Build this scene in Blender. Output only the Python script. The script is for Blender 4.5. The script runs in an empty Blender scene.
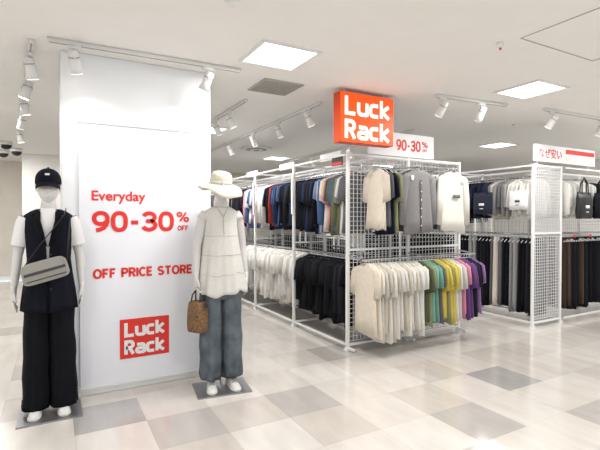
import bpy, math, random
from mathutils import Vector, Matrix
random.seed(7)
S=bpy.context.scene
COL=S.collection
try: S.view_settings.view_transform='Standard'
except Exception: pass

def lin(c):
    r=[]
    for v in c:
        v=v/255.0
        r.append(v/12.92 if v<=0.04045 else ((v+0.055)/1.055)**2.4)
    return tuple(r)
# ---------------- materials
def mat(name,c,rough=.5,metal=0,emit=0,noise=0,nscale=20,bump=0,bscale=200,spec=None,emc=None):
    m=bpy.data.materials.new(name); m.use_nodes=True
    nt=m.node_tree; b=nt.nodes['Principled BSDF']
    l=lin(c)
    b.inputs['Base Color'].default_value=(*l,1)
    b.inputs['Roughness'].default_value=rough
    b.inputs['Metallic'].default_value=metal
    if spec is not None: b.inputs['Specular IOR Level'].default_value=spec
    if emit:
        e=lin(emc) if emc else l
        b.inputs['Emission Color'].default_value=(*e,1); b.inputs['Emission Strength'].default_value=emit
    tc=nt.nodes.new('ShaderNodeTexCoord')
    if noise:
        n=nt.nodes.new('ShaderNodeTexNoise'); n.inputs['Scale'].default_value=nscale
        n.inputs['Detail'].default_value=4
        nt.links.new(tc.outputs['Object'],n.inputs['Vector'])
        r=nt.nodes.new('ShaderNodeValToRGB')
        r.color_ramp.elements[0].position=.3; r.color_ramp.elements[1].position=.7
        r.color_ramp.elements[0].color=(*[x*(1-noise) for x in l],1)
        r.color_ramp.elements[1].color=(*[min(1,x*(1+noise)) for x in l],1)
        nt.links.new(n.outputs['Fac'],r.inputs['Fac']); nt.links.new(r.outputs['Color'],b.inputs['Base Color'])
    if bump:
        n=nt.nodes.new('ShaderNodeTexNoise'); n.inputs['Scale'].default_value=bscale
        nt.links.new(tc.outputs['Object'],n.inputs['Vector'])
        bp=nt.nodes.new('ShaderNodeBump'); bp.inputs['Strength'].default_value=bump; bp.inputs['Distance'].default_value=.01
        nt.links.new(n.outputs['Fac'],bp.inputs['Height']); nt.links.new(bp.outputs['Normal'],b.inputs['Normal'])
    return m
M={}
M['wall']=mat('wall_paint',(238,236,232),.7,noise=.02,nscale=3)
M['backwall']=mat('back_wall_paint',(224,218,208),.8,noise=.03,nscale=3)
M['ceil']=mat('ceiling_board',(236,234,230),.8,noise=.012,nscale=6)
M['pillar']=mat('pillar_paint',(237,239,242),.45,noise=.01,nscale=4)
M['banner']=mat('banner_film',(234,235,241),.4)
M['red']=mat('red_print',(222,44,32),.5)
M['orange']=mat('orange_acrylic',(252,84,8),.35,emit=.42)
M['orangeside']=mat('orange_side',(205,66,14),.4)
M['letter']=mat('white_letter',(255,250,240),.4,emit=.5)
M['white']=mat('white_powdercoat',(228,228,226),.35)
M['wire']=mat('wire_white',(214,214,214),.4)
M['chrome']=mat('chrome',(200,200,205),.2,metal=1)
M['steel']=mat('brushed_steel',(150,150,152),.35,metal=.8,noise=.05,nscale=40)
M['black']=mat('black_plastic',(24,24,26),.5)
M['dark']=mat('dark_grille',(158,155,148),.7)
M['skin']=mat('mannequin_gloss_white',(206,204,202),.3)
M['navy']=mat('navy_cloth',(15,17,27),.95,noise=.15,nscale=15,bump=.2,bscale=300,spec=.2)
M['blackcloth']=mat('black_cloth',(13,14,20),.95,noise=.2,nscale=12,bump=.2,bscale=300,spec=.2)
M['totenavy']=mat('tote_navy_canvas',(30,34,52),.9,noise=.1,nscale=15)
M['tee']=mat('white_tee',(220,220,220),.9,bump=.15,bscale=250)
M['blouse']=mat('white_gauze',(208,206,200),.95,noise=.04,nscale=60,bump=.12,bscale=180,spec=.2)
M['lace']=mat('lace_trim',(182,177,168),.9,noise=.15,nscale=150)
M['hat']=mat('cream_hat',(214,207,190),.9,noise=.04,nscale=80,bump=.4,bscale=300)
M['jeans']=mat('washed_denim',(88,97,104),.9,noise=.5,nscale=7,bump=.3,bscale=350)
M['bag']=mat('grey_leather',(148,147,140),.5,noise=.05,nscale=30)
M['bagdark']=mat('dark_leather',(58,58,58),.5)
M['shoe']=mat('white_sneaker',(212,211,208),.5)
M['shoelace']=mat('sneaker_grey',(150,150,148),.6)
M['woven']=mat('woven_brown',(122,92,62),.8,noise=.5,nscale=70,bump=1,bscale=90)
M['panel']=mat('light_panel',(255,255,252),.4,emit=2.5)
M['lens']=mat('lamp_lens',(255,250,235),.4,emit=4)
M['paper']=mat('paper_white',(236,236,236),.6)
M['pink']=mat('header_pink',(246,220,214),.6)
M['seam']=mat('ceiling_seam',(172,169,163),.8)
# fabric w/ colour attribute
m=bpy.data.materials.new('fabric'); m.use_nodes=True; nt=m.node_tree; b=nt.nodes['Principled BSDF']
b.inputs['Roughness'].default_value=.95; b.inputs['Specular IOR Level'].default_value=.2
a=nt.nodes.new('ShaderNodeAttribute'); a.attribute_name='Col'
tc=nt.nodes.new('ShaderNodeTexCoord'); n=nt.nodes.new('ShaderNodeTexNoise'); n.inputs['Scale'].default_value=25; n.inputs['Detail'].default_value=5
nt.links.new(tc.outputs['Object'],n.inputs['Vector'])
mr=nt.nodes.new('ShaderNodeMapRange'); mr.inputs['To Min'].default_value=.88; mr.inputs['To Max'].default_value=1.10
nt.links.new(n.outputs['Fac'],mr.inputs['Value'])
mx=nt.nodes.new('ShaderNodeVectorMath'); mx.operation='MULTIPLY'
nt.links.new(a.outputs['Color'],mx.inputs[0]); nt.links.new(mr.outputs['Result'],mx.inputs[1]); nt.links.new(mx.outputs['Vector'],b.inputs['Base Color'])
M['fabric']=m

# ---------------- mesh builder
class MB:
    def __init__(s): s.v=[];s.f=[];s.m=[];s.c=[];s.mats=[]
    def mi(s,k):
        if k not in s.mats: s.mats.append(k)
        return s.mats.index(k)
    def add(s,vs,fs,k,col=(1,1,1)):
        o=len(s.v); s.v+= [tuple(v) for v in vs]; s.c+=[col]*len(vs); i=s.mi(k)
        for f in fs: s.f.append(tuple(o+j for j in f)); s.m.append(i)
    def box(s,c,d,k,rz=0,rx=0,ry=0,col=(1,1,1)):
        vs=[]
        R=Matrix.Rotation(rz,3,'Z')@Matrix.Rotation(ry,3,'Y')@Matrix.Rotation(rx,3,'X')
        for x in(-.5,.5):
            for y in(-.5,.5):
                for z in(-.5,.5):
                    vs.append(Vector(c)+R@Vector((x*d[0],y*d[1],z*d[2])))
        s.add(vs,[(0,1,3,2),(4,6,7,5),(0,4,5,1),(2,3,7,6),(0,2,6,4),(1,5,7,3)],k,col)
    def loft(s,rings,k,col=(1,1,1),closed=True,cap=True):
        n=len(rings[0]); vs=[p for r in rings for p in r]; fs=[]
        for i in range(len(rings)-1):
            for j in range(n if closed else n-1):
                a=i*n+j; b_=i*n+(j+1)%n
                fs.append((a,b_,b_+n,a+n))
        if cap and closed:
            fs.append(tuple(range(n-1,-1,-1))); fs.append(tuple((len(rings)-1)*n+j for j in range(n)))
        s.add(vs,fs,k,col)
    def tube(s,pts,rad,k,n=10,col=(1,1,1),cap=True,flat=1.0):
        pts=[Vector(p) for p in pts]
        if not isinstance(rad,(list,tuple)): rad=[rad]*len(pts)
        t0=(pts[1]-pts[0]).normalized()
        up=Vector((0,0,1)) if abs(t0.z)<.9 else Vector((1,0,0))
        u=t0.cross(up).normalized(); rings=[]
        for i,p in enumerate(pts):
            t=((pts[min(i+1,len(pts)-1)]-pts[max(i-1,0)])).normalized()
            u=(u-t*u.dot(t)).normalized(); w=t.cross(u)
            rings.append([p+u*math.cos(2*math.pi*j/n)*rad[i]+w*math.sin(2*math.pi*j/n)*rad[i]*flat for j in range(n)])
        s.loft(rings,k,col,True,cap)
    def build(s,name,parent=None,smooth=True,loc=(0,0,0),rz=0,recalc=True):
        me=bpy.data.meshes.new(name); me.from_pydata(s.v,[],s.f)
        for k in s.mats: me.materials.append(M[k])
        me.polygons.foreach_set('material_index',s.m)
        if smooth: me.polygons.foreach_set('use_smooth',[True]*len(s.f))
        at=me.color_attributes.new('Col','FLOAT_COLOR','POINT')
        fl=[]
        for c in s.c: fl+= [c[0],c[1],c[2],1.0]
        at.data.foreach_set('color',fl)
        me.validate(); me.update()
        if recalc:
            import bmesh
            bm=bmesh.new(); bm.from_mesh(me); bmesh.ops.recalc_face_normals(bm,faces=bm.faces[:]); bm.to_mesh(me); bm.free()
        o=bpy.data.objects.new(name,me); COL.objects.link(o)
        if parent: o.parent=parent
        o.location=loc; o.rotation_euler=(0,0,rz)
        return o
def empty(name,loc=(0,0,0),rz=0):
    e=bpy.data.objects.new(name,None); COL.objects.link(e); e.location=loc; e.rotation_euler=(0,0,rz); e.empty_display_size=.1
    return e
def rz_(cx,cy,z,rx,ry,n=40,p=2.0,fold=0,k=9,ph=0,a0=0,a1=None):
    r=[]
    for j in range(n):
        if a1 is None: a=2*math.pi*j/n
        else: a=a0+(a1-a0)*j/(n-1)
        c,s_=math.cos(a),math.sin(a); e=2/p
        f=1+fold*(math.sin(k*a+ph)+.5*math.sin((k*1.0+4)*a+ph*2.3))
        r.append((cx+rx*f*math.copysign(abs(c)**e,c),cy+ry*f*math.copysign(abs(s_)**e,s_),z))
    return r
def text(body,name,w,h,x,y,z,mk,parent,off=0.02,ext=.001):
    cu=bpy.data.curves.new(name,'FONT'); cu.body=body; cu.size=1; cu.offset=off; cu.extrude=0
    o=bpy.data.objects.new(name,cu); COL.objects.link(o); cu.materials.append(M[mk])
    bpy.context.view_layer.update()
    bb=[Vector(c) for c in o.bound_box]; x0=min(c.x for c in bb);x1=max(c.x for c in bb);y0=min(c.y for c in bb);y1=max(c.y for c in bb)
    sx=w/max(x1-x0,1e-4); sy=h/max(y1-y0,1e-4)
    cu.extrude=ext
    o.scale=(sx,sy,1); o.rotation_euler=(math.pi/2,0,0)
    o.location=(x-x0*sx,y,z-y0*sy)
    o.parent=parent
    return o
# ---- stroke lettering: each stroke is one mitred flat ribbon facing -Y
def arc(cx,cz,rx,rz,a0,a1,n=12):
    return [(cx+rx*math.cos(math.radians(a0+(a1-a0)*i/n)),cz+rz*math.sin(math.radians(a0+(a1-a0)*i/n))) for i in range(n+1)]
def loop(cx,cz,rx,rz,p=2.4,n=28):
    r=[]
    for j in range(n):
        a=2*math.pi*j/n; c,s_=math.cos(a),math.sin(a)
        r.append((cx+rx*math.copysign(abs(c)**(2/p),c),cz+rz*math.copysign(abs(s_)**(2/p),s_)))
    return r+['closed']
GL={
 ' ':(.22,[]),
 '0':(.52,[loop(.26,.5,.26,.5,2.5)]),
 '9':(.52,[loop(.26,.68,.26,.32,2.2),[(.52,.66),(.515,.5),(.47,.3),(.37,.13),(.22,.03),(.07,0)]]),
 '3':(.52,[arc(.25,.76,.24,.24,165,-90,14)+arc(.25,.26,.27,.26,90,-165,14)[1:],[(.12,.52),(.27,.52)]]),
 '-':(.30,[[(0,.44),(.30,.44)]]),
 '%':(.86,[loop(.17,.78,.15,.2,2.1,20),loop(.68,.22,.15,.2,2.1,20),[(.66,1),(.2,0)]]),
 'O':(.70,[loop(.35,.5,.35,.5,2.1)]),
 'F':(.48,[[(0,-.07),(0,1),(.50,1)],[(0,.5),(.42,.5)]]),
 'E':(.50,[[(.52,1),(0,1),(0,0),(.52,0)],[(0,.51),(.46,.51)]]),
 'P':(.54,[[(0,-.07),(0,1),(.3,1)]+arc(.3,.73,.24,.27,85,-85,8)+[(.3,.46),(0,.46)]]),
 'R':(.56,[[(0,-.07),(0,1),(.3,1)]+arc(.3,.74,.24,.26,85,-85,8)+[(.3,.48),(0,.48)],[(.27,.48),(.56,-.07)]]),
 'I':(.0,[[(0,-.07),(0,1.07)]]),
 'C':(.60,[arc(.34,.5,.34,.5,42,318,20)]),
 'S':(.56,[arc(.28,.75,.27,.25,25,270,12)+arc(.28,.25,.28,.25,90,-155,12)[1:]]),
 'T':(.60,[[(-.04,1),(.64,1)],[(.30,1),(.30,-.07)]]),
 'L':(.56,[[(0,1.07),(0,0),(.60,0)]]),
 'u':(.58,[[(0,.75),(0,.2),(.05,.07),(.18,0),(.58,0)],[(.58,.75),(.58,-.07)]]),
 'a':(.58,[[(.02,.68),(.44,.68),(.54,.63),(.58,.52),(.58,-.07)],[(.58,.36),(.16,.36),(.04,.3),(0,.19),(.04,.07),(.16,0),(.58,0)]]),
 'c':(.50,[[(.54,.68),(.17,.68),(.05,.62),(0,.5),(0,.18),(.05,.06),(.17,0),(.54,0)]]),
 'k':(.54,[[(0,1.07),(0,-.07)],[(.54,.74),(.06,.34),(.56,-.06)]]),
}
def stext(mb,s,x,z,w,h,y,th,mk,gap=.30):
    tot=sum(GL[c][0] for c in s)+gap*(len(s)-1)
    sx=(w-th)/tot; sz=h-th; cx=x+th/2; oi=0
    for ch in s:
        for st in GL[ch][1]:
            cl=(st[-1]=='closed'); pts=[Vector((cx+p[0]*sx,z+th/2+p[1]*sz)) for p in st if p!='closed']
            n=len(pts); Lp=[];Rp=[]
            for i in range(n):
                if cl: a_=pts[i-1]; b_=pts[(i+1)%n]; d0=(pts[i]-a_).normalized(); d1=(b_-pts[i]).normalized()
                else:
                    d0=(pts[i]-pts[i-1]).normalized() if i>0 else (pts[1]-pts[0]).normalized()
                    d1=(pts[i+1]-pts[i]).normalized() if i<n-1 else d0
                t=(d0+d1).normalized(); nn=Vector((-t.y,t.x)); c=max(.5,nn.dot(Vector((-d0.y,d0.x))))
                Lp.append(pts[i]+nn*th/2/c); Rp.append(pts[i]-nn*th/2/c)
            yy=y-.0005*(oi%3); oi+=1
            vs=[(p.x,yy,p.y) for p in Lp]+[(p.x,yy,p.y) for p in Rp]
            fs=[(i,(i+1)%n,(i+1)%n+n,i+n) for i in range(n if cl else n-1)]
            mb.add(vs,fs,mk)
        cx+=(GL[ch][0]+gap)*sx

# ---------------- room
CH=2.72
def plainbox(name,c,d,k):
    mb=MB(); mb.box((0,0,0),d,k); return mb.build(name,smooth=False,loc=c)
plainbox('ceiling',(3.25,4.5,CH+.05),(14.6,15.1,.1),'ceil')
plainbox('wall_back',(3.25,12.05,CH/2),(14.6,.1,CH),'backwall')
plainbox('wall_left',(-4.05,4.5,CH/2),(.1,15.0,CH),'wall')
plainbox('wall_right',(10.55,4.5,CH/2),(.1,15.0,CH),'wall')
mb=MB(); mb.box((3.25,11.985,.05),(14.4,.03,.1),'white'); mb.build('baseboard_back',smooth=False)
# floor with tiles
tones=[(216,210,203),(211,204,197),(204,196,188),(188,183,178),(170,167,165),(220,215,209)]
fmats=[]
def floormat(i,c):
    m=bpy.data.materials.new('floor_tile_%d'%i); m.use_nodes=True; nt=m.node_tree; b=nt.nodes['Principled BSDF']
    g=nt.nodes.new('ShaderNodeNewGeometry'); no=nt.nodes.new('ShaderNodeTexNoise'); no.inputs['Scale'].default_value=9; no.inputs['Detail'].default_value=8
    mp=nt.nodes.new('ShaderNodeMapping'); mp.inputs['Scale'].default_value=(1,.25,1)
    nt.links.new(g.outputs['Position'],mp.inputs['Vector']); nt.links.new(mp.outputs['Vector'],no.inputs['Vector'])
    r=nt.nodes.new('ShaderNodeValToRGB'); l=lin(c)
    r.color_ramp.elements[0].position=.35; r.color_ramp.elements[1].position=.65
    r.color_ramp.elements[0].color=(*[x*.94 for x in l],1); r.color_ramp.elements[1].color=(*[min(1,x*1.05) for x in l],1)
    nt.links.new(no.outputs['Fac'],r.inputs['Fac'])
    def joint(axis,size,off):
        sx=nt.nodes.new('ShaderNodeSeparateXYZ'); nt.links.new(g.outputs['Position'],sx.inputs[0])
        ad=nt.nodes.new('ShaderNodeMath'); ad.operation='ADD'; ad.inputs[1].default_value=100*size-off; nt.links.new(sx.outputs[axis],ad.inputs[0])
        md=nt.nodes.new('ShaderNodeMath'); md.operation='MODULO'; md.inputs[1].default_value=size; nt.links.new(ad.outputs[0],md.inputs[0])
        lt=nt.nodes.new('ShaderNodeMath'); lt.operation='LESS_THAN'; lt.inputs[1].default_value=.004; nt.links.new(md.outputs[0],lt.inputs[0]); return lt
    j1=joint(0,.45,.1); j2=joint(1,.45,.05)
    mxx=nt.nodes.new('ShaderNodeMath'); mxx.operation='MAXIMUM'; nt.links.new(j1.outputs[0],mxx.inputs[0]); nt.links.new(j2.outputs[0],mxx.inputs[1])
    mc=nt.nodes.new('ShaderNodeMix'); mc.data_type='RGBA'; nt.links.new(mxx.outputs[0],mc.inputs['Factor']); nt.links.new(r.outputs['Color'],mc.inputs[6])
    mc.inputs[7].default_value=(*[x*.85 for x in l],1); nt.links.new(mc.outputs[2],b.inputs['Base Color'])
    b.inputs['Roughness'].default_value=.25; b.inputs['Specular IOR Level'].default_value=.6
    b.inputs['Coat Weight'].default_value=.8; b.inputs['Coat Roughness'].default_value=.13; b.inputs['Coat IOR'].default_value=1.6
    return m
for i,c in enumerate(tones): fmats.append(floormat(i,c))
TS=.45
special={}
def sp(x,y,t): special[(math.floor((x-.1)/TS),math.floor((y-.05)/TS))]=t
for x,y,t in [(3.30,2.52,4),(2.49,1.88,3),(1.51,3.13,3),(.20,3.23,4),(.68,2.88,3),(.63,3.31,1),(1.05,2.79,2),(1.87,2.68,1),(2.38,2.65,2),(1.55,2.40,2),(3.37,1.75,3),(3.54,2.07,1),(3.02,2.97,2),(2.55,2.30,2),(1.9,3.41,1),(4.37,2.98,2),(-.43,6.35,3),(-.3,4.9,3),(2.1,2.1,5),(1.1,2.3,5),(3.8,2.9,2),(4.2,2.3,1),(5.0,3.0,1),(-.25,3.3,0)]: sp(x,y,t)
vs=[];fs=[];mi=[]
x0,x1=-9,23; y0,y1=-7,26
for j in range(y0,y1+1):
    for i in range(x0,x1+1): vs.append((.1+i*TS,.05+j*TS,0))
W=x1-x0+1
for j in range(y0,y1):
    for i in range(x0,x1):
        a=(j-y0)*W+(i-x0); fs.append((a,a+1,a+W+1,a+W))
        mi.append(special.get((i,j),random.choices([0,1,2,3,5],[52,18,6,3,21])[0]))
me=bpy.data.meshes.new('floor'); me.from_pydata(vs,[],fs)
for m_ in fmats: me.materials.append(m_)
me.polygons.foreach_set('material_index',mi)
fo=bpy.data.objects.new('floor',me); COL.objects.link(fo)

# pillar
mb=MB(); mb.box((0,0,CH/2),(1.19,1.0,CH),'pillar'); mb.box((0,0,.04),(1.2,1.01,.08),'white')
pl=mb.build('pillar',smooth=False,loc=(.64,4.38,0))
bv=pl.modifiers.new('b','BEVEL'); bv.width=.006
mb=MB(); mb.box((0,0,CH/2),(.75,.75,CH),'wall'); mb.box((0,0,.05),(.77,.77,.1),'white'); mb.build('pillar',smooth=False,loc=(-.2,10.85,0))
mb=MB(); mb.box((0,0,CH/2),(.9,.9,CH),'wall'); mb.box((0,0,.05),(.92,.92,.1),'white'); mb.build('pillar',smooth=False,loc=(6.5,10.4,0))

# banner
bn=empty('sale_banner',(0,0,0))
mb=MB(); mb.box((.635,3.868,1.12),(.94,.006,2.12),'banner'); mb.box((.635,3.862,2.18),(.95,.014,.018),'white'); mb.box((.635,3.862,.06),(.95,.014,.018),'white')
mb.build('banner_sheet',bn,smooth=False)
YB=3.862
text('Everyday','text_everyday',.41,.105,.255,YB,1.535,'red',bn,.018)
mb=MB()
stext(mb,'90-30',.255,1.305,.645,.172,YB,.034,'red',.22)
stext(mb,'%',.92,1.382,.115,.095,YB,.016,'red')
stext(mb,'OFF',.93,1.31,.095,.045,YB,.009,'red')
stext(mb,'OFF PRICE STORE',.26,.93,.80,.082,YB,.018,'red',.28)
mb.build('banner_lettering',bn,smooth=False,recalc=False)
mb=MB(); mb.box((.655,3.861,.42),(.395,.004,.325),'red')
mb.build('logo_square',bn,smooth=False)
mb=MB()
stext(mb,'Luck',.49,.434,.33,.125,3.857,.027,'paper',.27)
stext(mb,'Rack',.49,.285,.33,.125,3.857,.027,'paper',.27)
mb.build('logo_letters',bn,smooth=False,recalc=False)

# hanging sign
sg=empty('hanging_store_sign',(2.81,3.68,2.43))
mb=MB(); mb.box((0,0,0),(.68,.12,.50),'orangeside'); mb.box((0,-.061,0),(.675,.004,.495),'orange')
for x in(-.25,.25): mb.tube([(x,0,.25),(x,0,.29)],.01,'white',8)
o=mb.build('sign_box',sg,smooth=False)
mb=MB()
stext(mb,'Luck',-.29,.018,.58,.20,-.066,.040,'letter',.27)
stext(mb,'Rack',-.29,-.22,.58,.20,-.066,.040,'letter',.27)
mb.build('sign_letters',sg,smooth=False,recalc=False)

# ---------------- ceiling fixtures
def panel(x,y,d=.45,power=34):
    e=empty('ceiling_light_panel',(x,y,CH))
    mb=MB(); h=d/2
    mb.box((0,0,-.004),(d,d,.008),'panel')
    for sx in(-1,1): mb.box((sx*(h+.012),0,-.008),(.024,d+.048,.016),'white'); mb.box((0,sx*(h+.012),-.008),(d,.024,.016),'white')
    mb.build('diffuser',e,smooth=False)
    l=bpy.data.lights.new('panel_lamp','AREA'); l.shape='SQUARE'; l.size=d; l.energy=power; l.color=(1,.988,.972)
    lo=bpy.data.objects.new('panel_lamp',l); COL.objects.link(lo); lo.parent=e; lo.location=(0,0,-.02)
for x,y,pw in [(1.58,3.18,30),(4.21,2.77,31),(6.88,5.14,44),(4.2,8.6,48),(-1.8,3.2,32),(1.4,.6,28),(4.2,.4,29),(-1.4,.6,27),(7.0,2.4,40),(1.95,6.3,50),(4.3,5.7,50),(-1.0,6.3,46),(-1.2,9.4,46),(6.9,8.6,48),(1.9,9.3,48),(8.9,3.5,42)]:
    panel(x,y,power=pw)
mb=MB(); mb.box((0,0,-.006),(.42,.42,.012),'seam')
for i in range(8): mb.box((0,-.17+i*.048,-.014),(.38,.012,.008),'dark')
mb.build('ceiling_vent',smooth=False,loc=(1.92,3.95,CH))
mb=MB()
for r in (.3,.22,.14,.06): mb.loft([rz_(0,0,-.002,r,r,32),rz_(0,0,-.02-(.3-r)*.1,r*.85,r*.85,32)],'white' if r in(.3,.14) else 'dark')
mb.build('ceiling_diffuser',loc=(3.3,7.6,CH))
mb=MB()
for dx,dy,sx,sy in[(0,-.5,.95,.008),(0,.5,.95,.008),(-.47,0,.008,1.0),(.47,0,.008,1.0)]: mb.box((dx,dy,-.002),(sx,sy,.004),'seam')
mb.build('ceiling_access_panel',smooth=False,loc=(3.42,1.52,CH))
for nm,x,y,r in [('smoke_detector',.93,2.5,.045),('smoke_detector',3.05,4.4,.05),('sprinkler_head',2.9,2.15,.025),('smoke_detector',5.6,3.9,.05)]:
    mb=MB(); mb.loft([rz_(0,0,0,r,r,24),rz_(0,0,-.018,r*.95,r*.95,24),rz_(0,0,-.035,r*.6,r*.6,24)],'white'); 
    if nm[1]=='p': mb.tube([(0,0,-.03),(0,0,-.05)],.008,'orangeside',8)
    mb.build(nm,loc=(x,y,CH))
for x,y in[(-.86,10.2),(-.62,9.8),(-.72,9.0)]:
    mb=MB(); mb.loft([rz_(0,0,0,.10,.10,24),rz_(0,0,-.06,.10,.10,24)],'white')
    mb.loft([rz_(0,0,-.055-.08*math.sin(t*math.pi/10),.088*math.cos(t*math.pi/10),.088*math.cos(t*math.pi/10),24) for t in(0,1,2,3,4,4.8)],'black')
    mb.build('dome_security_camera',loc=(x,y,CH))
def track(x0,y0,x1,y1,heads):
    e=empty('track_light',(x0,y0,CH)); mb=MB()
    L=math.hypot(x1-x0,y1-y0); a=math.atan2(y1-y0,x1-x0)
    ux,uy=math.cos(a),math.sin(a)
    mb.box((ux*L/2,uy*L/2,-.016),(L,.034,.032),'white',rz=a)
    mb.box((ux*L/2,uy*L/2,-.0335),(L-.02,.012,.003),'seam',rz=a)
    for t,ax,ay in heads:
        px,py=ux*L*t,uy*L*t
        mb.box((px,py,-.045),(.09,.03,.026),'white',rz=a)
        mb.tube([(px,py,-.055),(px,py,-.10)],.009,'white',8)
        d=Vector((ax,ay,-1)).normalized(); c=Vector((px,py,-.145))
        mb.tube([c-d*.075,c-d*.07,c+d*.03,c+d*.085],[.022,.034,.038,.046],'white',18)
        mb.tube([c-d*.03,c-d*.022],[.0385,.0385],'dark',18)
        mb.tube([c+d*.0855,c+d*.088],[.04,.04],'lens',16)
        for sx in(-1,1):
            mb.tube([c+Vector((0,0,.045)),c+Vector((uy*sx*-.045,ux*sx*.045,0.02)),c+Vector((uy*sx*-.043,ux*sx*.043,-.01))],.005,'white',6)
    mb.build('track_and_heads',e)
track(-.04,3.66,1.42,3.62,[(.12,.2,.5),(.8,-.3,.5)])
track(-.14,3.75,-.50,8.3,[(.05,.2,.3),(.2,-.3,.1),(.36,.2,.2),(.55,-.2,.3),(.8,.2,.1)])
track(2.6,4.2,2.6,9.5,[(.05,.5,0),(.2,.5,.1),(.36,.5,0),(.55,.5,0),(.8,.4,0)])
track(1.83,4.5,1.83,9.5,[(.1,.6,0),(.2,.6,.2),(.35,.5,0),(.6,.5,0)])
track(3.5,3.35,4.5,3.25,[(.08,-.1,.7),(.62,.1,.7)])
track(5.05,3.15,7.6,3.05,[(.06,-.2,.7),(.45,.1,.6),(.8,.1,.6)])
track(4.6,4.8,4.6,9.0,[(.1,.3,0),(.4,.3,0),(.7,.3,0)])
# real spot lamps
def spot(x,y,z,tx,ty,tz,en,ang=50):
    l=bpy.data.lights.new('spot_lamp','SPOT'); l.energy=en; l.spot_size=math.radians(ang); l.spot_blend=.8; l.shadow_soft_size=.05; l.color=(1,.98,.95)
    o=bpy.data.objects.new('spot_lamp',l); COL.objects.link(o); o.location=(x,y,z)
    o.rotation_euler=(Vector((tx-x,ty-y,tz-z))).to_track_quat('-Z','Y').to_euler()
spot(.13,3.45,2.5,.3,3.87,1.9,12,80)
spot(3.58,3.0,2.48,3.4,3.6,1.5,20,70)
spot(1.9,5.0,2.48,2.9,5.0,1.5,50,80)
spot(1.9,6.6,2.48,2.9,6.6,1.5,50,80)
spot(5.2,3.0,2.48,5.6,3.9,1.4,35,80)

# ---------------- garments
def topg(mb,P,U,V,col,w=.21,L=.68,sl=.25,th=.022):
    P=Vector(P);U=Vector(U);V=Vector(V); Zv=Vector((0,0,1)); ph=random.uniform(0,6); k=random.uniform(14,24)
    prof=[(-.0,.05,.5),(.02,.085,.6),(.045,w*.70,.8),(.085,w*.93,.9),(.15,w*.98,1),(.3,w*.93,1.1),(.55,w*.95,1.3),(.8,w*1.0,1.5),(1,w*1.05,1.7)]
    rings=[]
    sw=random.uniform(-.014,.014); fa=random.uniform(.008,.018); sk=random.uniform(-.02,.02)
    for t,hw,tt in prof:
        z=-.03-t*L; r=[]
        for j in range(22):
            a=2*math.pi*j/22; c,s_=math.cos(a),math.sin(a)
            u=hw*math.copysign(abs(c)**.7,c); v=th*tt*s_+sw*t+fa*t*math.sin(k*u+ph+t*2)
            zz=z+((.014*math.sin(6*a+ph)+sk*c) if t==1 else 0)-(.02 if (t==0 and abs(c)<.5) else 0)
            r.append(P+U*u+V*v+Zv*zz)
        rings.append(r)
    mb.loft(rings,'fabric',col)
    for s_ in(-1,1):
        y=random.uniform(-.012,.012)
        pts=[P+U*s_*(w*.74)+Zv*(-.085),P+U*s_*(w*.97)+Zv*(-.125),P+U*s_*(w*1.10)+V*y+Zv*(-.14-sl*.4),P+U*s_*(w*1.12)+V*y*2+Zv*(-.12-sl)]
        rr=[.042,.056,.052,.044 if sl>.35 else .058]
        rings=[]
        for p,r0 in zip(pts,rr):
            rings.append([p+U*math.cos(2*math.pi*j/8)*r0+V*math.sin(2*math.pi*j/8)*r0*.45+Zv*(s_*math.cos(2*math.pi*j/8)*r0*.3) for j in range(8)])
        mb.loft(rings,'fabric',tuple(c*.92 for c in col))
def pantg(mb,P,U,V,col,L=1.0,w=.16):
    P=Vector(P);U=Vector(U);V=Vector(V); Zv=Vector((0,0,1)); ph=random.uniform(0,6); sw=random.uniform(-.01,.01)
    for side in(-1,1):
        rings=[]
        for t in(0,.04,.3,.6,.85,1):
            hw=(w*(.55+.1*t)); r=[]
            for j in range(12):
                a=2*math.pi*j/12; c,s_=math.cos(a),math.sin(a)
                u=side*w*.5+hw*c*(.9 if t else .8); v=.022*s_*(1+.5*t)+sw*t+.008*math.sin(5*a+ph)*t
                r.append(P+U*u+V*v+Zv*(-.05-t*L))
            rings.append(r)
        mb.loft(rings,'fabric',col)
def hanger(mb,P,U,w=.2):
    P=Vector(P);U=Vector(U)
    mb.tube([P+U*.012+Vector((0,0,.008)),P+Vector((0,0,.02)),P-U*.012,P+Vector((0,0,-.03))],.0035,'white',4)
    mb.tube([P-U*w*.9+Vector((0,0,-.11)),P-U*w*.5+Vector((0,0,-.055)),P+Vector((0,0,-.03)),P+U*w*.5+Vector((0,0,-.055)),P+U*w*.9+Vector((0,0,-.11))],.006,'white',4)
C=lambda *a: lin(a)
WH=[C(222,220,214),C(212,210,204),C(228,227,224),C(194,193,190)]
BK=[C(20,20,23),C(28,28,32),C(17,18,24),C(36,37,42)]
NV=[C(28,33,56),C(22,26,44),C(44,54,84)]
BG=[C(218,208,192),C(211,201,185),C(224,216,201),C(202,192,176)]
GR=[C(122,122,124),C(98,100,104),C(146,146,146)]
OL=[C(106,110,80),C(84,88,62),C(134,138,106)]
BR=[C(58,46,40),C(48,40,36),C(76,62,54)]
PK=[C(210,140,156),C(194,122,140)]
PU=[C(104,70,124),C(142,104,162)]
BL=[C(78,104,146),C(114,140,174)]
YE=[C(206,186,84),C(196,174,74)]
RD=[C(152,54,54)]
TE=[C(120,166,146),C(72,118,114)]
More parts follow.
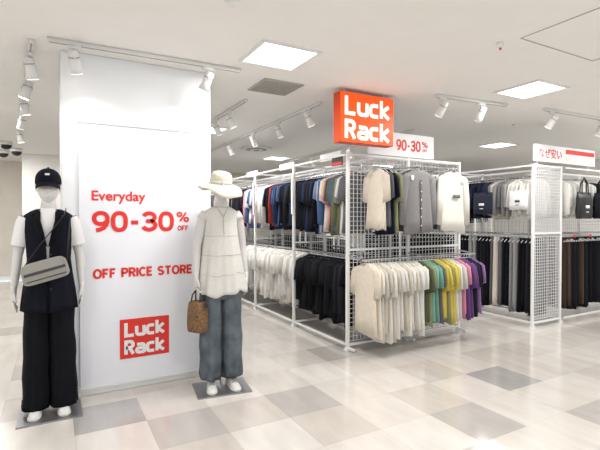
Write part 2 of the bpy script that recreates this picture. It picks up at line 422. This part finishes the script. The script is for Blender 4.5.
def row(mb,axis,s0,s1,fixed,zr,seq,kind='top',step=.042,hang=True,**kw):
    n=max(1,int((s1-s0)/step)); 
    for i in range(n):
        s=s0+(i+.5)*(s1-s0)/n+random.uniform(-.007,.007)
        f=i/n; acc=0; pal=seq[-1][1]
        for fr,p in seq:
            acc+=fr
            if f<acc: pal=p; break
        col=random.choice(pal); j=random.uniform(.85,1.08); col=tuple(c*j for c in col)
        if axis=='x': P=(s,fixed,zr);U=(0,1,0);V=(1,0,0)
        else: P=(fixed,s,zr);U=(1,0,0);V=(0,1,0)
        if hang: hanger(mb,P,U)
        if kind=='top':
            topg(mb,P,U,V,col,w=kw.get('w',.19)*random.uniform(.92,1.05),L=kw.get('L',.68)*random.uniform(.90,1.05),sl=random.choice(kw.get('sl',[.20,.23,.26,.5])))
        else: pantg(mb,P,U,V,col,L=kw.get('L',1.0)*random.uniform(.92,1.03),w=random.uniform(.13,.17))
def meshpanel(mb,axis,s0,s1,fixed,z0,z1,step=.05,r=.0045):
    n=int(round((s1-s0)/step))
    for i in range(n+1):
        s=s0+(s1-s0)*i/n
        c=(s,fixed,(z0+z1)/2) if axis=='x' else (fixed,s,(z0+z1)/2)
        mb.box(c,(r,r,z1-z0),'wire')
    n=int(round((z1-z0)/step))
    for i in range(n+1):
        z=z0+(z1-z0)*i/n
        if axis=='x': mb.box(((s0+s1)/2,fixed,z),(s1-s0,r,r),'wire')
        else: mb.box((fixed,(s0+s1)/2,z),(r,s1-s0,r),'wire')
def post(mb,x,y,h=2.12,s=.030): 
    mb.box((x,y,h/2),(s,s,h),'white'); mb.box((x,y,.012),(s*1.8,s*1.8,.024),'white')
def bar(mb,p,q,s=.024):
    p=Vector(p);q=Vector(q); mb.box((p+q)/2,tuple(max(abs(a-b),s) for a,b in zip(p,q)),'white')

# ---- gondola A front : mesh wall with garments hung toward the mall aisle
A=empty('clothing_rack',(2.73,3.86,0))
mb=MB(); WX=1.70
for x in(0,WX/2,WX): post(mb,x,0)
for z in(.06,1.08,2.10): bar(mb,(0,0,z),(WX,0,z))
meshpanel(mb,'x',.02,WX-.02,-.01,.1,2.08,r=.005)
for x in(0,WX/2,WX): bar(mb,(x,0,.03),(x,-.12,.03))
for z in(.99,): 
    mb.tube([(0,-.24,z),(WX,-.24,z)],.013,'chrome',10)
    for x in(0.01,WX/2,WX-.01): mb.tube([(x,0,z+.03),(x,-.24,z)],.009,'chrome',8)
mb.tube([(0,-.24,1.96),(.40,-.24,1.96)],.013,'chrome',10)
for x in(.02,.39): mb.tube([(x,0,1.99),(x,-.24,1.96)],.009,'chrome',8)
for x in(.62,1.16): mb.tube([(x,0,1.98),(x,-.44,1.955),(x,-.44,1.975)],.008,'chrome',8)
mb.build('rack_frame',A,smooth=False)
mb=MB()
row(mb,'x',.16,.40,-.24,1.96,[(.2,BG[:1]),(.2,GR),(.35,NV),(.35,OL)],L=.66,step=.05,sl=[.22,.25],w=.155)
row(mb,'x',.03,.74,-.24,.98,[(1,BG+WH[:2])],L=.76,step=.048,sl=[.20,.24],w=.185)
row(mb,'x',.74,WX-.08,-.24,.98,[(.08,OL),(.08,TE),(.08,GR),(.08,YE),(.08,BK+OL),(.10,YE[:1]+TE[:1]),(.08,WH),(.14,PK),(.10,PU),(.08,BK),(.10,PU+GR)],L=.68,step=.045,sl=[.20,.24],w=.185)
gc=[C(124,122,122),C(30,34,50),C(150,148,148),C(60,62,68),C(128,126,126)]
wc=[C(40,44,62),C(190,186,176),C(80,84,92),C(150,148,144),C(210,207,199)]
for xx,cl,sw_ in((.64,gc,.19),(1.16,wc,.185)):
    for i in range(5):
        y=-.12-i*.068
        dx=.035*(4-i)*(-1 if xx<1 else 1)*.5
        hanger(mb,(xx,y,1.955),(1,0,0)); topg(mb,(xx+dx,y,1.965),(1,0,0),(0,1,0),cl[i],w=sw_,L=.62+.012*i,sl=random.choice([.24,.5]) if i<4 else .5,th=.022)
mb.box((.64,-.428,1.55),(.016,.004,.54),'fabric',col=C(92,90,92))
for i in range(6): mb.tube([(.64,-.434,1.34+i*.09),(.64,-.429,1.34+i*.09)],.007,'paper',8)
mb.box((1.28,-.415,1.83),(.04,.006,.06),'paper'); mb.box((1.17,-.432,1.66),(.11,.004,.035),'fabric',col=C(110,108,102))
mb.box((.53,-.415,1.84),(.035,.006,.05),'paper')
mb.build('hanging_garments',A)
# ---- left row : along Y from 3.9
B=empty('clothing_rack',(2.73,3.90,0)); ys=[1.17,2.44,3.66,4.86,6.06]
mb=MB()
for y in ys: post(mb,0,y); post(mb,.48,y)
for z in(.06,2.10):
    bar(mb,(0,0.0,z),(0,6.06,z),.020); bar(mb,(.48,0.02,z),(.48,6.06,z))
    for y in ys: bar(mb,(0,y,z),(.48,y,z))
for y in ys: bar(mb,(0,y,1.1),(.48,y,1.1),.02)
meshpanel(mb,'y',.02,6.04,.47,.1,2.08,step=.06)
for z in(1.96,.99): mb.tube([(.24,.02,z),(.24,6.06,z)],.013,'chrome',10)
for y in(.25,1.4,2.7,3.9): mb.box((.2,y+.35,2.165),(.02,.45,.09),'paper')
mb.box((.0,.16,2.045),(.01,.2,.09),'black'); mb.box((-.008,.16,2.02),(.004,.2,.03),'red')
for y in ys[:3]: mb.box((-.03,y,1.72),(.006,.03,.5),'paper')
mb.build('rack_frame',B,smooth=False)
mb=MB()
row(mb,'y',.06,1.13,.24,1.96,[(.14,GR+WH[:1]),(.2,PK[:1]+BL+OL),(.2,BG[:1]+BL),(.46,NV+BK)],L=.66)
row(mb,'y',1.21,2.40,.24,1.96,[(.35,BK+NV),(.2,NV+BL),(.2,BK+RD),(.25,RD+PK+WH+BL)],L=.64)
row(mb,'y',2.48,3.62,.24,1.96,[(.4,WH+BL+PK),(.35,BK),(.25,WH+BR)],L=.64)
row(mb,'y',3.70,4.82,.24,1.96,[(.4,BK),(.3,WH),(.3,GR)],L=.64,step=.055)
row(mb,'y',4.9,6.0,.24,1.96,[(.5,WH),(.5,BK)],L=.64,step=.055)
row(mb,'y',.06,1.13,.24,.98,[(1,BK)],L=.70)
row(mb,'y',1.21,2.40,.24,.98,[(1,WH+BG[:1])],L=.70)
row(mb,'y',2.48,3.62,.24,.98,[(.6,WH),(.4,BK)],L=.66)
row(mb,'y',3.70,4.82,.24,.98,[(.5,WH),(.5,GR)],L=.64,step=.055)
row(mb,'y',4.9,6.0,.24,.98,[(.6,WH),(.4,BK)],L=.64,step=.055)
mb.build('hanging_garments',B)
# header sign
H=empty('price_header_sign',(3.55,3.93,2.27))
mb=MB(); mb.box((.0,0,0),(1.0,.03,.27),'paper')
for x in(-.4,.4): mb.box((x,.03,-.12),(.02,.02,.12),'white')
mb.build('sign_board',H,smooth=False)
mb=MB()
stext(mb,'90-30',-.10,-.065,.38,.13,-.018,.022,'red',.26)
stext(mb,'%',.30,-.01,.10,.075,-.018,.012,'red'); stext(mb,'OFF',.31,-.06,.08,.035,-.018,.007,'red')
mb.build('sign_lettering',H,smooth=False,recalc=False)
# ---- right gondola
R=empty('clothing_rack',(5.39,3.5,0))
mb=MB(); 
for y in(0,1.25,2.5,3.75): post(mb,0,y); post(mb,.6,y)
for z in(.06,2.10):
    bar(mb,(0,0,z),(.6,0,z)); bar(mb,(0,0,z),(0,3.75,z)); bar(mb,(.6,0,z),(.6,3.75,z))
    for y in(1.25,2.5,3.75): bar(mb,(0,y,z),(.6,y,z))
bar(mb,(0,0,1.22),(.6,0,1.22),.025)
meshpanel(mb,'x',.02,.58,.0,.1,2.08,step=.04,r=.0065)
meshpanel(mb,'y',.02,3.7,.55,.1,2.08,step=.06)
for z in(1.98,1.20): mb.tube([(.24,.02,z),(.24,3.75,z)],.013,'chrome',10)
mb.build('rack_frame',R,smooth=False)
mb=MB()
row(mb,'y',.05,1.22,.24,1.20,[(.16,BK),(.12,GR),(.14,BR+BK),(.15,GR+BG[:1]),(.2,BK),(.2,BK+GR)],kind='pant',L=1.0,step=.06)
row(mb,'y',1.3,3.7,.24,1.20,[(1,BK)],kind='pant',L=1.0,step=.08)
row(mb,'y',.05,1.22,.24,1.98,[(.25,WH+BG[:1]),(.12,GR),(.2,BG[:1]+GR),(.2,NV),(.23,BK)],L=.52,step=.055,sl=[.3,.4])
row(mb,'y',1.3,3.7,.24,1.98,[(.3,GR),(.4,BK),(.3,WH)],L=.5,step=.07)
mb.build('hanging_garments',R)
R2=empty('clothing_rack',(6.06,3.48,0))
mb=MB()
for x in(0,1.25,2.5): post(mb,x,.5)
for x in(2.5,): post(mb,x,0)
for z in(.06,2.10): bar(mb,(0,.5,z),(2.5,.5,z)); bar(mb,(0,0,z),(2.5,0,z),.02)
meshpanel(mb,'x',.02,2.48,.5,.1,2.08,step=.055)
for z in(1.98,1.20): mb.tube([(0,.22,z),(2.5,.22,z)],.013,'chrome',10)
for x in(.25,.62): mb.tube([(x,.22,1.97),(x,-.08,1.95)],.007,'chrome',8)
mb.build('rack_frame',R2,smooth=False)
mb=MB()
row(mb,'x',.05,2.45,.22,1.20,[(.08,BR),(.10,BK),(.06,BR),(.76,BK)],kind='pant',L=1.0,step=.06)
row(mb,'x',.05,2.45,.22,1.98,[(.3,WH),(.1,BK),(.6,WH)],L=.5,step=.055,sl=[.3,.4])
for x in(.2,.6,1.0): mb.box((x,-.02,1.17),(.05,.004,.04),'red')
mb.build('hanging_garments',R2)
def tote(name,x,y,z,rz,mk,pr,s=1):
    e=empty(name,(x,y,z),rz); e.scale=(s,s,s); mb=MB()
    rings=[]
    for t,w,th in((0,.16,.012),(.25,.165,.03),(.7,.17,.045),(1,.165,.03)):
        rings.append([(w*math.copysign(abs(math.cos(a))**.4,math.cos(a)),th*math.sin(a)+.006*math.sin(5*a+t*3),-.0-t*.36) for a in[2*math.pi*j/24 for j in range(24)]])
    mb.loft(rings,mk)
    for s_ in(-1,1): mb.tube([(-.08,s_*.015,-.03),(-.07,s_*.01,.12),(0,0,.2),(.07,s_*.01,.12),(.08,s_*.015,-.03)],.009,mk,6)
    mb.box((0,-.048,-.2),(.09,.004,.04),pr); mb.box((0,-.046,-.27),(.06,.004,.012),pr)
    mb.build('bag_body',e)
tote('tote_bag',6.30,3.36,1.77,0,'black','paper')
tote('tote_bag',6.72,3.36,1.77,0,'blackcloth','paper')
tote('tote_bag',5.32,3.66,1.78,math.radians(-80),'tee','bagdark',.7)
tote('tote_bag',5.31,4.2,1.78,math.radians(-82),'totenavy','paper',.85)
tote('tote_bag',5.31,4.6,1.78,math.radians(-82),'black','paper',.8)
H2=empty('price_header_sign',(6.1,3.5,2.27))
mb=MB(); mb.box((0,0,0),(1.4,.03,.22),'paper'); mb.box((.33,-.017,.05),(.7,.004,.06),'red')
mb.box((.33,-.017,-.05),(.7,.004,.05),'pink')
for x in(-.6,.6): mb.box((x,.03,-.12),(.02,.02,.14),'white')
mb.build('sign_board',H2,smooth=False)
text('なぜ安い','header_text',.5,.13,-.62,-.018,-.065,'red',H2,.008)
# rear rows filling shop depth
def backrow(x,y,L,seqU,seqL):
    e=empty('clothing_rack',(x,y,0)); mb=MB()
    for t in range(int(L/1.25)+1): post(mb,0,t*1.25); post(mb,.5,t*1.25)
    for z in(.06,2.10): bar(mb,(0,0,z),(0,L,z)); bar(mb,(.5,0,z),(.5,L,z)); bar(mb,(0,0,z),(.5,0,z))
    meshpanel(mb,'x',.02,.48,0,.1,2.08,step=.06)
    for z in(1.96,.99): mb.tube([(.25,.0,z),(.25,L,z)],.013,'chrome',8)
    mb.build('rack_frame',e,smooth=False)
    mb=MB(); row(mb,'y',.05,L-.05,.25,1.96,seqU,L=.6,step=.07,hang=False); row(mb,'y',.05,L-.05,.25,.98,seqL,L=.62,step=.07,hang=False)
    mb.build('hanging_garments',e)
backrow(3.45,4.6,6.0,[(.3,BK),(.3,WH),(.4,GR)],[(.5,BK),(.5,WH)])
backrow(.35,5.6,4.5,[(.3,WH),(.3,BK),(.4,GR)],[(.5,BK),(.5,WH)])
backrow(7.6,6.2,3.75,[(.3,BK),(.3,WH),(.4,GR)],[(.5,BK),(.5,WH)])
backrow(5.3,8.0,3.5,[(.5,BK),(.5,WH)],[(1,BK)])

# ---------------- mannequins
def skinbody(par,arms,neckh=1.55):
    v=[];r=[];e=[]
    def av(p,rr,pa=None):
        v.append(p); r.append(rr if isinstance(rr,tuple) else (rr,rr))
        if pa is not None: e.append((pa,len(v)-1))
        return len(v)-1
    pe=av((0,.0,.95),(.125,.095)); a=av((0,.0,1.08),(.10,.08),pe); b=av((0,0,1.22),(.115,.085),a); c=av((0,0,1.36),(.11,.08),b)
    d=av((0,.005,1.45),(.075,.065),c); n1=av((0,.005,1.50),.060,d); n2=av((0,-.005,neckh+.03),.056,n1)
    for s_,(el,wr) in zip((-1,1),arms):
        sh=av((s_*.155,0,1.415),.05,c); up=av(tuple((Vector((s_*.155,0,1.415))+Vector(el))/2),.044,sh); eb=av(el,.037,up)
        fm=av(tuple((Vector(el)*.6+Vector(wr)*.4)),.036,eb); w_=av(wr,.024,fm)
    for s_ in(-1,1):
        h=av((s_*.085,0,.88),(.085,.085),pe); k=av((s_*.10,-.005,.50),.056,h); cf=av((s_*.102,.015,.34),.05,k); an=av((s_*.105,.02,.09),.035,cf)
    me=bpy.data.meshes.new('body'); me.from_pydata(v,e,[]); me.materials.append(M['skin'])
    o=bpy.data.objects.new('body',me); COL.objects.link(o); o.parent=par
    sk=o.modifiers.new('Skin','SKIN'); sk.use_smooth_shade=True
    for i,rr in enumerate(r): me.skin_vertices[0].data[i].radius=rr
    me.skin_vertices[0].data[0].use_root=True
    sb=o.modifiers.new('Sub','SUBSURF'); sb.levels=2; sb.render_levels=2
def head(par,cz=1.645):
    mb=MB(); NU,NV_=64,48; rings=[]
    def g(x,z,x0,z0,s,t): return math.exp(-((x-x0)/s)**2-((z-z0)/t)**2)
    for i in range(1,NV_):
        th=math.pi*i/NV_; z=math.cos(th); r=math.sin(th); ring=[]
        for j in range(NU):
            a=2*math.pi*j/NU; X=r*math.cos(a)*.079; Y=r*math.sin(a)*.097; Z=z*.124
            if Z<0:
                t=-Z/.124; X*=1-.26*t*t; 
                if Y>0: Y*=1-.45*t
                else: Y*=1-.06*t; 
            if Y<0:
                fr=min(1,-Y/.05)
                Y-=fr*(.030*g(X,Z,0,-.028,.011,.018)+.016*g(X,Z,0,-.005,.009,.022)+.011*g(X,Z,0,-.062,.022,.007)+.010*g(X,Z,0,-.077,.018,.006)+.011*g(X,Z,0,-.105,.022,.014)+.009*g(X,Z,0,.03,.05,.01))
                Y+=fr*(.024*g(X,Z,-.03,.003,.018,.013)+.024*g(X,Z,.03,.003,.018,.013))
                Y-=fr*(.010*g(X,Z,-.03,.0,.011,.006)+.010*g(X,Z,.03,.0,.011,.006))
            ring.append((X,Y,Z))
        rings.append(ring)
    mb.loft(rings,'skin')
    for s_ in(-1,1):
        mb.tube([(s_*.072,.012,-.035),(s_*.082,.008,-.02),(s_*.086,.016,.005),(s_*.084,.026,.018),(s_*.074,.018,.024)],[.007,.009,.011,.009,.005],'skin',8)
    return mb.build('head',par,loc=(0,-.01,cz))
def hand(par,wr,s_,grip=False):
    mb=MB(); w=Vector(wr)
    def R(z,hx,hy,cy=0,cx=0): return [(w.x+cx+hx*math.cos(a),w.y+cy+hy*math.sin(a),w.z+z) for a in [2*math.pi*j/16 for j in range(16)]]
    mb.loft([R(.03,.022,.026),R(0,.021,.027),R(-.03,.019,.036,-.004),R(-.065,.016,.041,-.006),R(-.09,.012,.038,-.006)],'skin')
    for i,(yy,L) in enumerate(((-.036,.066),(-.014,.075),(.008,.070),(.028,.054))):
        p=w+Vector((0,yy-.004,-.083)); c=-s_*(.8 if not grip else 1.6)
        if grip: pts=[p,p+Vector((c*.008,0,-.028)),p+Vector((c*.022,0,-.038)),p+Vector((c*.030,0,-.022))]
        else: pts=[p,p+Vector((c*.004,0,-L*.42)),p+Vector((c*.014,0,-L*.75)),p+Vector((c*.026,0,-L))]
        mb.tube(pts,[.0095,.009,.0082,.0062],'skin',8)
    t=w+Vector((0,-.025,-.02))
    mb.tube([t,t+Vector((-s_*.008,-.022,-.022)),t+Vector((-s_*.014,-.03,-.045)),t+Vector((-s_*.02,-.03,-.065))],[.013,.012,.0095,.007],'skin',8)
    mb.build('hand',par)
def shoe(par,x,ang):
    mb=MB(); rings=[];sole=[]
    R=Matrix.Rotation(ang,3,'Z')
    for y,hw,h in((.062,.018,.05),(.055,.03,.075),(.03,.036,.09),(0,.037,.092),(-.04,.039,.075),(-.08,.043,.058),(-.12,.044,.046),(-.15,.037,.038),(-.168,.02,.03)):
        rg=[];sg_=[]
        for j in range(16):
            a=2*math.pi*j/16; c,s_=math.cos(a),math.sin(a)
            rg.append(R@Vector((hw*.94*math.copysign(abs(c)**.7,c),y,.02+max(0,s_)*(h-.02)+min(0,s_)*.01))+Vector((x,0,.012)))
            sg_.append(R@Vector((hw*1.06*math.copysign(abs(c)**.6,c),y*1.04,.012+.012*math.copysign(abs(s_)**.5,s_)))+Vector((x,0,.012)))
        rings.append(rg);sole.append(sg_)
    mb.loft(rings,'shoe'); mb.loft(sole,'shoe')
    for i in range(4):
        y=-.03-i*.022; z=.088-i*.009
        mb.tube([R@Vector((-.022,y,z))+Vector((x,0,0.008)),R@Vector((0,y,z+.006))+Vector((x,0,0.012)),R@Vector((.022,y,z))+Vector((x,0,0.008))],.004,'shoelace',6)
    mb.build('sneaker',par)
def pants(par,mk,hem,top=1.06,hx=.108,hr=(.098,.12),fold=.035):
    mb=MB()
    mb.loft([rz_(0,0,top,.135,.105,48),rz_(0,0,top-.03,.14,.11,48),rz_(0,0,.95,.166,.128,48,2.3),rz_(0,0,.86,.178,.132,48,2.4),rz_(0,0,.78,.174,.125,48,2.6),rz_(0,0,.74,.145,.09,48,2)],mk)
    for s_ in(-1,1):
        rings=[]; ph=random.uniform(0,6)
        zs=[.92,.84,.74,.66,.58,.5,.42,.34,.26,.18,.12,hem+.02,hem]
        zs=[z for z in zs if z>=hem]
        for i,z in enumerate(zs):
            t=i/(len(zs)-1)
            rings.append(rz_(s_*(.083+(hx-.083)*t)+.004*math.sin(i*1.7+ph),.0+.01*t+.004*math.sin(i*2+ph),z,(.088*(1-t)+hr[0]*t)*(1+.02*math.sin(i*1.9+ph)),(.115*(1-t)+hr[1]*t)*(1+.015*math.sin(i*2.2+ph)),48,2,fold*min(1,t*1.5+.2),7,ph+t*1.6))
        inner=[(p[0]*.97+s_*hx*.03,p[1]*.95,p[2]+.05) for p in rings[-1]]
        mb.loft(rings+[inner],mk)
    return mb.build('trousers',par)
def shell(mb,prof,mk,n=64,gap=None):
    rings=[]
    for i,(z,rx,ry,p,fold) in enumerate(prof):
        if gap: 
            g=gap(z); rings.append(rz_(0,0,z,rx,ry,n,p,fold,8,z*3,a0=-math.pi/2+g,a1=1.5*math.pi-g))
        else: rings.append(rz_(0,0,z,rx,ry,n,p,fold,8,z*3))
    mb.loft(rings,mk,closed=not gap,cap=False)

# LEFT mannequin
e=empty('mannequin',(-.04,3.69,0),math.radians(-3))
e.scale=(.92,.97,1.0)
armsL=[((-.215,.02,1.15),(-.235,-.03,.915)),((.215,.03,1.15),(.23,.0,.915))]
skinbody(e,armsL); head(e); hand(e,armsL[0][1],-1); hand(e,armsL[1][1],1)
mb=MB(); mb.box((0,-.04,.006),(.44,.34,.012),'steel'); mb.tube([(.02,.12,.01),(.02,.10,.25)],.008,'chrome',8); o=mb.build('base_plate',e,smooth=False); o.rotation_euler=(0,0,math.radians(3))
shoe(e,-.09,math.radians(-5)); shoe(e,.09,math.radians(6))
pants(e,'blackcloth',.055,hx=.097,hr=(.100,.122))
mb=MB()
shell(mb,[(1.49,.072,.062,2,0),(1.475,.09,.07,2,0),(1.44,.15,.085,2.2,0),(1.40,.165,.098,2.3,.005),(1.3,.150,.108,2.2,.01),(1.15,.13,.103,2,.02),(1.02,.14,.11,2,.02),(.95,.155,.12,2,.02)],'tee')
for (el,wr),s_ in zip(armsL,(-1,1)):
    sh=Vector((s_*.145,0,1.42)); E=Vector(el)
    mb.tube([sh,sh.lerp(E,.15)+Vector((s_*.006,0,0)),sh.lerp(E,.5)+Vector((s_*.004,0,0)),sh.lerp(E,.72)],[.056,.064,.062,.064],'tee',20,cap=False)
o=mb.build('tshirt',e)
mb=MB()
def gp(z): return max(.06,min(.62,.06+(z-1.24)*2.6)) if z>1.24 else .06
shell(mb,[(1.484,.085,.068,2,0),(1.468,.125,.08,2.1,0),(1.44,.168,.098,2.3,0),(1.39,.176,.11,2.3,0),(1.33,.172,.12,2.3,0),(1.27,.165,.122,2.2,.005),(1.2,.158,.122,2.1,.01),(1.12,.152,.122,2,.012),(1.0,.168,.13,2,.015),(.9,.184,.138,2,.02),(.8,.197,.145,2,.025),(.76,.2,.146,2,.03)],'navy',gap=gp)
o=mb.build('long_vest',e); so=o.modifiers.new('s','SOLIDIFY'); so.thickness=.008
mb=MB()
for s_ in(-1,1):
    mb.loft([[(s_*x,y,z) for x,y,z in q] for q in ([(.05,-.075,1.47),(.085,-.08,1.475)],[(.047,-.112,1.40),(.10,-.108,1.41)],[(.025,-.130,1.32),(.085,-.124,1.34)],[(.004,-.134,1.22),(.03,-.134,1.22)])],'blackcloth',closed=False,cap=False)
for z in(1.16,1.06,.92): mb.tube([(.02,-.137-(1.1-z)*.04,z),(.02,-.143-(1.1-z)*.04,z)],.009,'black',10)
o=mb.build('vest_lapels',e); so=o.modifiers.new('s','SOLIDIFY'); so.thickness=.006
# cap
mb=MB(); rings=[]
for i in range(10):
    t=i/9; r=math.cos(t*math.pi/2*.98)
    rings.append([(.092*r*math.cos(a),.111*r*math.sin(a)+.0,1.69+.090*math.sin(t*math.pi/2)) for a in[2*math.pi*j/32 for j in range(32)]])
rings.insert(0,[(p[0]*1.0,p[1],1.665) for p in rings[0]])
mb.loft(rings,'navy',cap=True)
br=[]
for i in range(9):
    t=i/8; row_=[]
    for j in range(17):
        a=math.pi*(1.14+.72*j/16); ext=1+t*.62*math.sin(math.pi*j/16)**.6
        row_.append((.092*math.cos(a)*(1+.02*t),.111*math.sin(a)*ext,1.675-.03*t*1+ (-.02*(abs(j-8)/8)**2)))
    br.append(row_)
mb.loft(br,'navy',closed=False,cap=False)
mb.box((0,-.106,1.728),(.03,.006,.012),'paper',rx=math.radians(-25))
mb.tube([(0,0,1.777),(0,0,1.787)],.008,'navy',8)
o=mb.build('cap',e,loc=(0,-.01,0)); so=o.modifiers.new('s','SOLIDIFY'); so.thickness=.004
# crossbody bag
cb=bpy.data.objects.new('crossbody_bag',None); COL.objects.link(cb); cb.parent=e
mb=MB(); rings=[]
for y,sc in((-.022,.93),(-.018,1),(.018,1),(.022,.93)):
    rings.append([(.155*sc*math.copysign(abs(math.cos(a))**.35,math.cos(a))*(1-.08*math.sin(a)),y,.075*sc*math.copysign(abs(math.sin(a))**.4,math.sin(a))) for a in[2*math.pi*j/40 for j in range(40)]])
mb.loft(rings,'bag')
mb.box((0,-.024,.038),(.27,.006,.055),'bag'); mb.box((0,-.0245,.0),(.28,.005,.020),'bagdark'); mb.box((0,-.024,-.048),(.27,.004,.008),'bagdark')
o=mb.build('bag_body',cb,smooth=False); o.location=(-.015,-.17,1.055); o.rotation_euler=(0,math.radians(-14),0)
mb=MB()
mb.tube([(-.155,-.165,1.04),(-.15,-.15,1.09),(-.06,-.145,1.22),(.05,-.135,1.36),(.115,-.10,1.45),(.12,-.02,1.487),(.118,.08,1.45),(.12,.12,1.4),(.15,.06,1.42),(.152,-.04,1.44),(.150,-.115,1.38),(.140,-.145,1.25),(.13,-.165,1.11)],.0075,'black',8,flat=.5)
mb.build('bag_strap',cb)

# RIGHT mannequin
e=empty('mannequin',(1.205,3.52,0),math.radians(-8)); e.scale=(.95,.98,1.02)
armsR=[((-.205,.0,1.16),(-.222,-.06,.93)),((.20,.03,1.15),(.222,.0,.915))]
skinbody(e,armsR); head(e,1.65); hand(e,armsR[0][1],-1,True); hand(e,armsR[1][1],1)
mb=MB(); mb.box((0,-.02,.006),(.46,.34,.012),'steel'); mb.tube([(.02,.14,.01),(.02,.10,.25)],.008,'chrome',8); o=mb.build('base_plate',e,smooth=False)
shoe(e,-.085,math.radians(-8)); shoe(e,.085,math.radians(8))
pants(e,'jeans',.10,hx=.092,hr=(.098,.11),fold=.05)
mb=MB()
# loose A-line gauze: long soft vertical folds that deepen toward an uneven hem
T=[(1.484,.075),(1.470,.105),(1.452,.135),(1.425,.150),(1.39,.146),(1.35,.143),(1.30,.146)]
for i in range(1,21):
    t=i/20; T.append((1.30-.51*t,.146+.078*t**1.1))
rings=[]
for z,rx in T:
    t=max(0,(1.30-z)/.51); f=.004+.055*t
    r=[]
    for j in range(160):
        a=2*math.pi*j/160; c,s_=math.cos(a),math.sin(a)
        ff=1+f*(math.sin(9*a+1.6*math.sin(2*a)+.5)+.35*math.sin(17*a+2))
        ry=rx*(.66+.14*min(1,max(0,(1.44-z)/.12))) if rx>.12 else rx*.82
        r.append((rx*ff*c,ry*ff*s_,z-t*t*(.016*math.sin(3*a+1)+.008*math.sin(9*a))))
    rings.append(r)
mb.loft(rings,'blouse',cap=False)
for (el,wr),s_ in zip(armsR,(-1,1)):
    sh=Vector((s_*.125,0,1.435)); E=Vector(el)
    mb.tube([sh,sh.lerp(E,.10)+Vector((s_*.006,0,.002)),sh.lerp(E,.2)+Vector((s_*.012,0,0))],[.042,.050,.056],'blouse',24,cap=False)
o=mb.build('sleeveless_blouse',e); so=o.modifiers.new('s','SOLIDIFY'); so.thickness=.003
mb=MB()
for za in (1.25,1.10,.95):
    k_=min(range(len(T)),key=lambda q:abs(T[q][0]-za)); ring=[(p[0]*1.002,p[1]*1.002,p[2]) for p in rings[k_]]
    mb.tube(ring+[ring[0]],.0022,'lace',5,cap=False)
for s_ in(-1,1): mb.tube([(s_*.055,-.05,1.484),(s_*.035,-.088,1.458),(0,-.112,1.40)],.004,'lace',6)
mb.tube([(0,-.112,1.40),(0,-.118,1.34),(.004,-.121,1.26)],.003,'lace',6)
mb.build('lace_trim',e)
# sun hat
mb=MB(); prof=[(.195,-.045),(.17,-.024),(.13,.0),(.1,.012),(.096,.02),(.094,.05),(.088,.085),(.072,.105),(.04,.115),(.004,.117)]
rings=[]
for r,z in prof:
    ring=[]
    for j in range(48):
        a=2*math.pi*j/48; wv=max(0,(r-.1)/.09)
        ring.append((r*math.cos(a),r*1.08*math.sin(a),z+wv*(.022*math.sin(2*a+.6)+.008*math.sin(5*a))))
    rings.append(ring)
mb.loft(rings,'hat',cap=False)
mb.loft([rz_(0,0,.018,.098,.105,40),rz_(0,0,.042,.0965,.1035,40)],'blouse',cap=False)
o=mb.build('sun_hat',e,loc=(0,-.0,1.658)); o.rotation_euler=(math.radians(12),math.radians(4),0); so=o.modifiers.new('s','SOLIDIFY'); so.thickness=.004
# woven handbag
hb=bpy.data.objects.new('woven_handbag',None); COL.objects.link(hb); hb.parent=e
mb=MB(); rings=[]
for z,hx_,hy in((0,.05,.065),(-.01,.056,.073),(-.08,.064,.084),(-.18,.066,.09),(-.235,.062,.082),(-.24,.05,.07)):
    rings.append([(hx_*math.copysign(abs(math.cos(a))**.6,math.cos(a)),hy*math.copysign(abs(math.sin(a))**.6,math.sin(a)),z) for a in[2*math.pi*j/32 for j in range(32)]])
mb.loft(rings,'woven')
for s_ in(-1,1): mb.tube([(s_*.03,-.05,-.02),(s_*.02,-.045,.05),(0,-.03,.085),(0,.02,.085),(s_*.02,.04,.05),(s_*.03,.05,-.02)],.0065,'bagdark',8)
mb.box((0,-.08,-.03),(.03,.01,.04),'bagdark')
o=mb.build('bag_body',hb); o.location=(-.210,-.06,.735)
o.rotation_euler=(0,0,math.radians(40))

# ---------------- world, camera
w=bpy.data.worlds.new('mall_ambient'); S.world=w; w.use_nodes=True
w.node_tree.nodes['Background'].inputs[0].default_value=(.93,.96,1,1); w.node_tree.nodes['Background'].inputs[1].default_value=1.1
cd=bpy.data.cameras.new('camera'); cd.sensor_width=36; cd.lens=26.4; cd.clip_start=.05
co=bpy.data.objects.new('camera',cd); COL.objects.link(co); co.location=(0,0,1.42); co.rotation_euler=(math.radians(90-.91),0,math.radians(-29.1))
S.camera=co
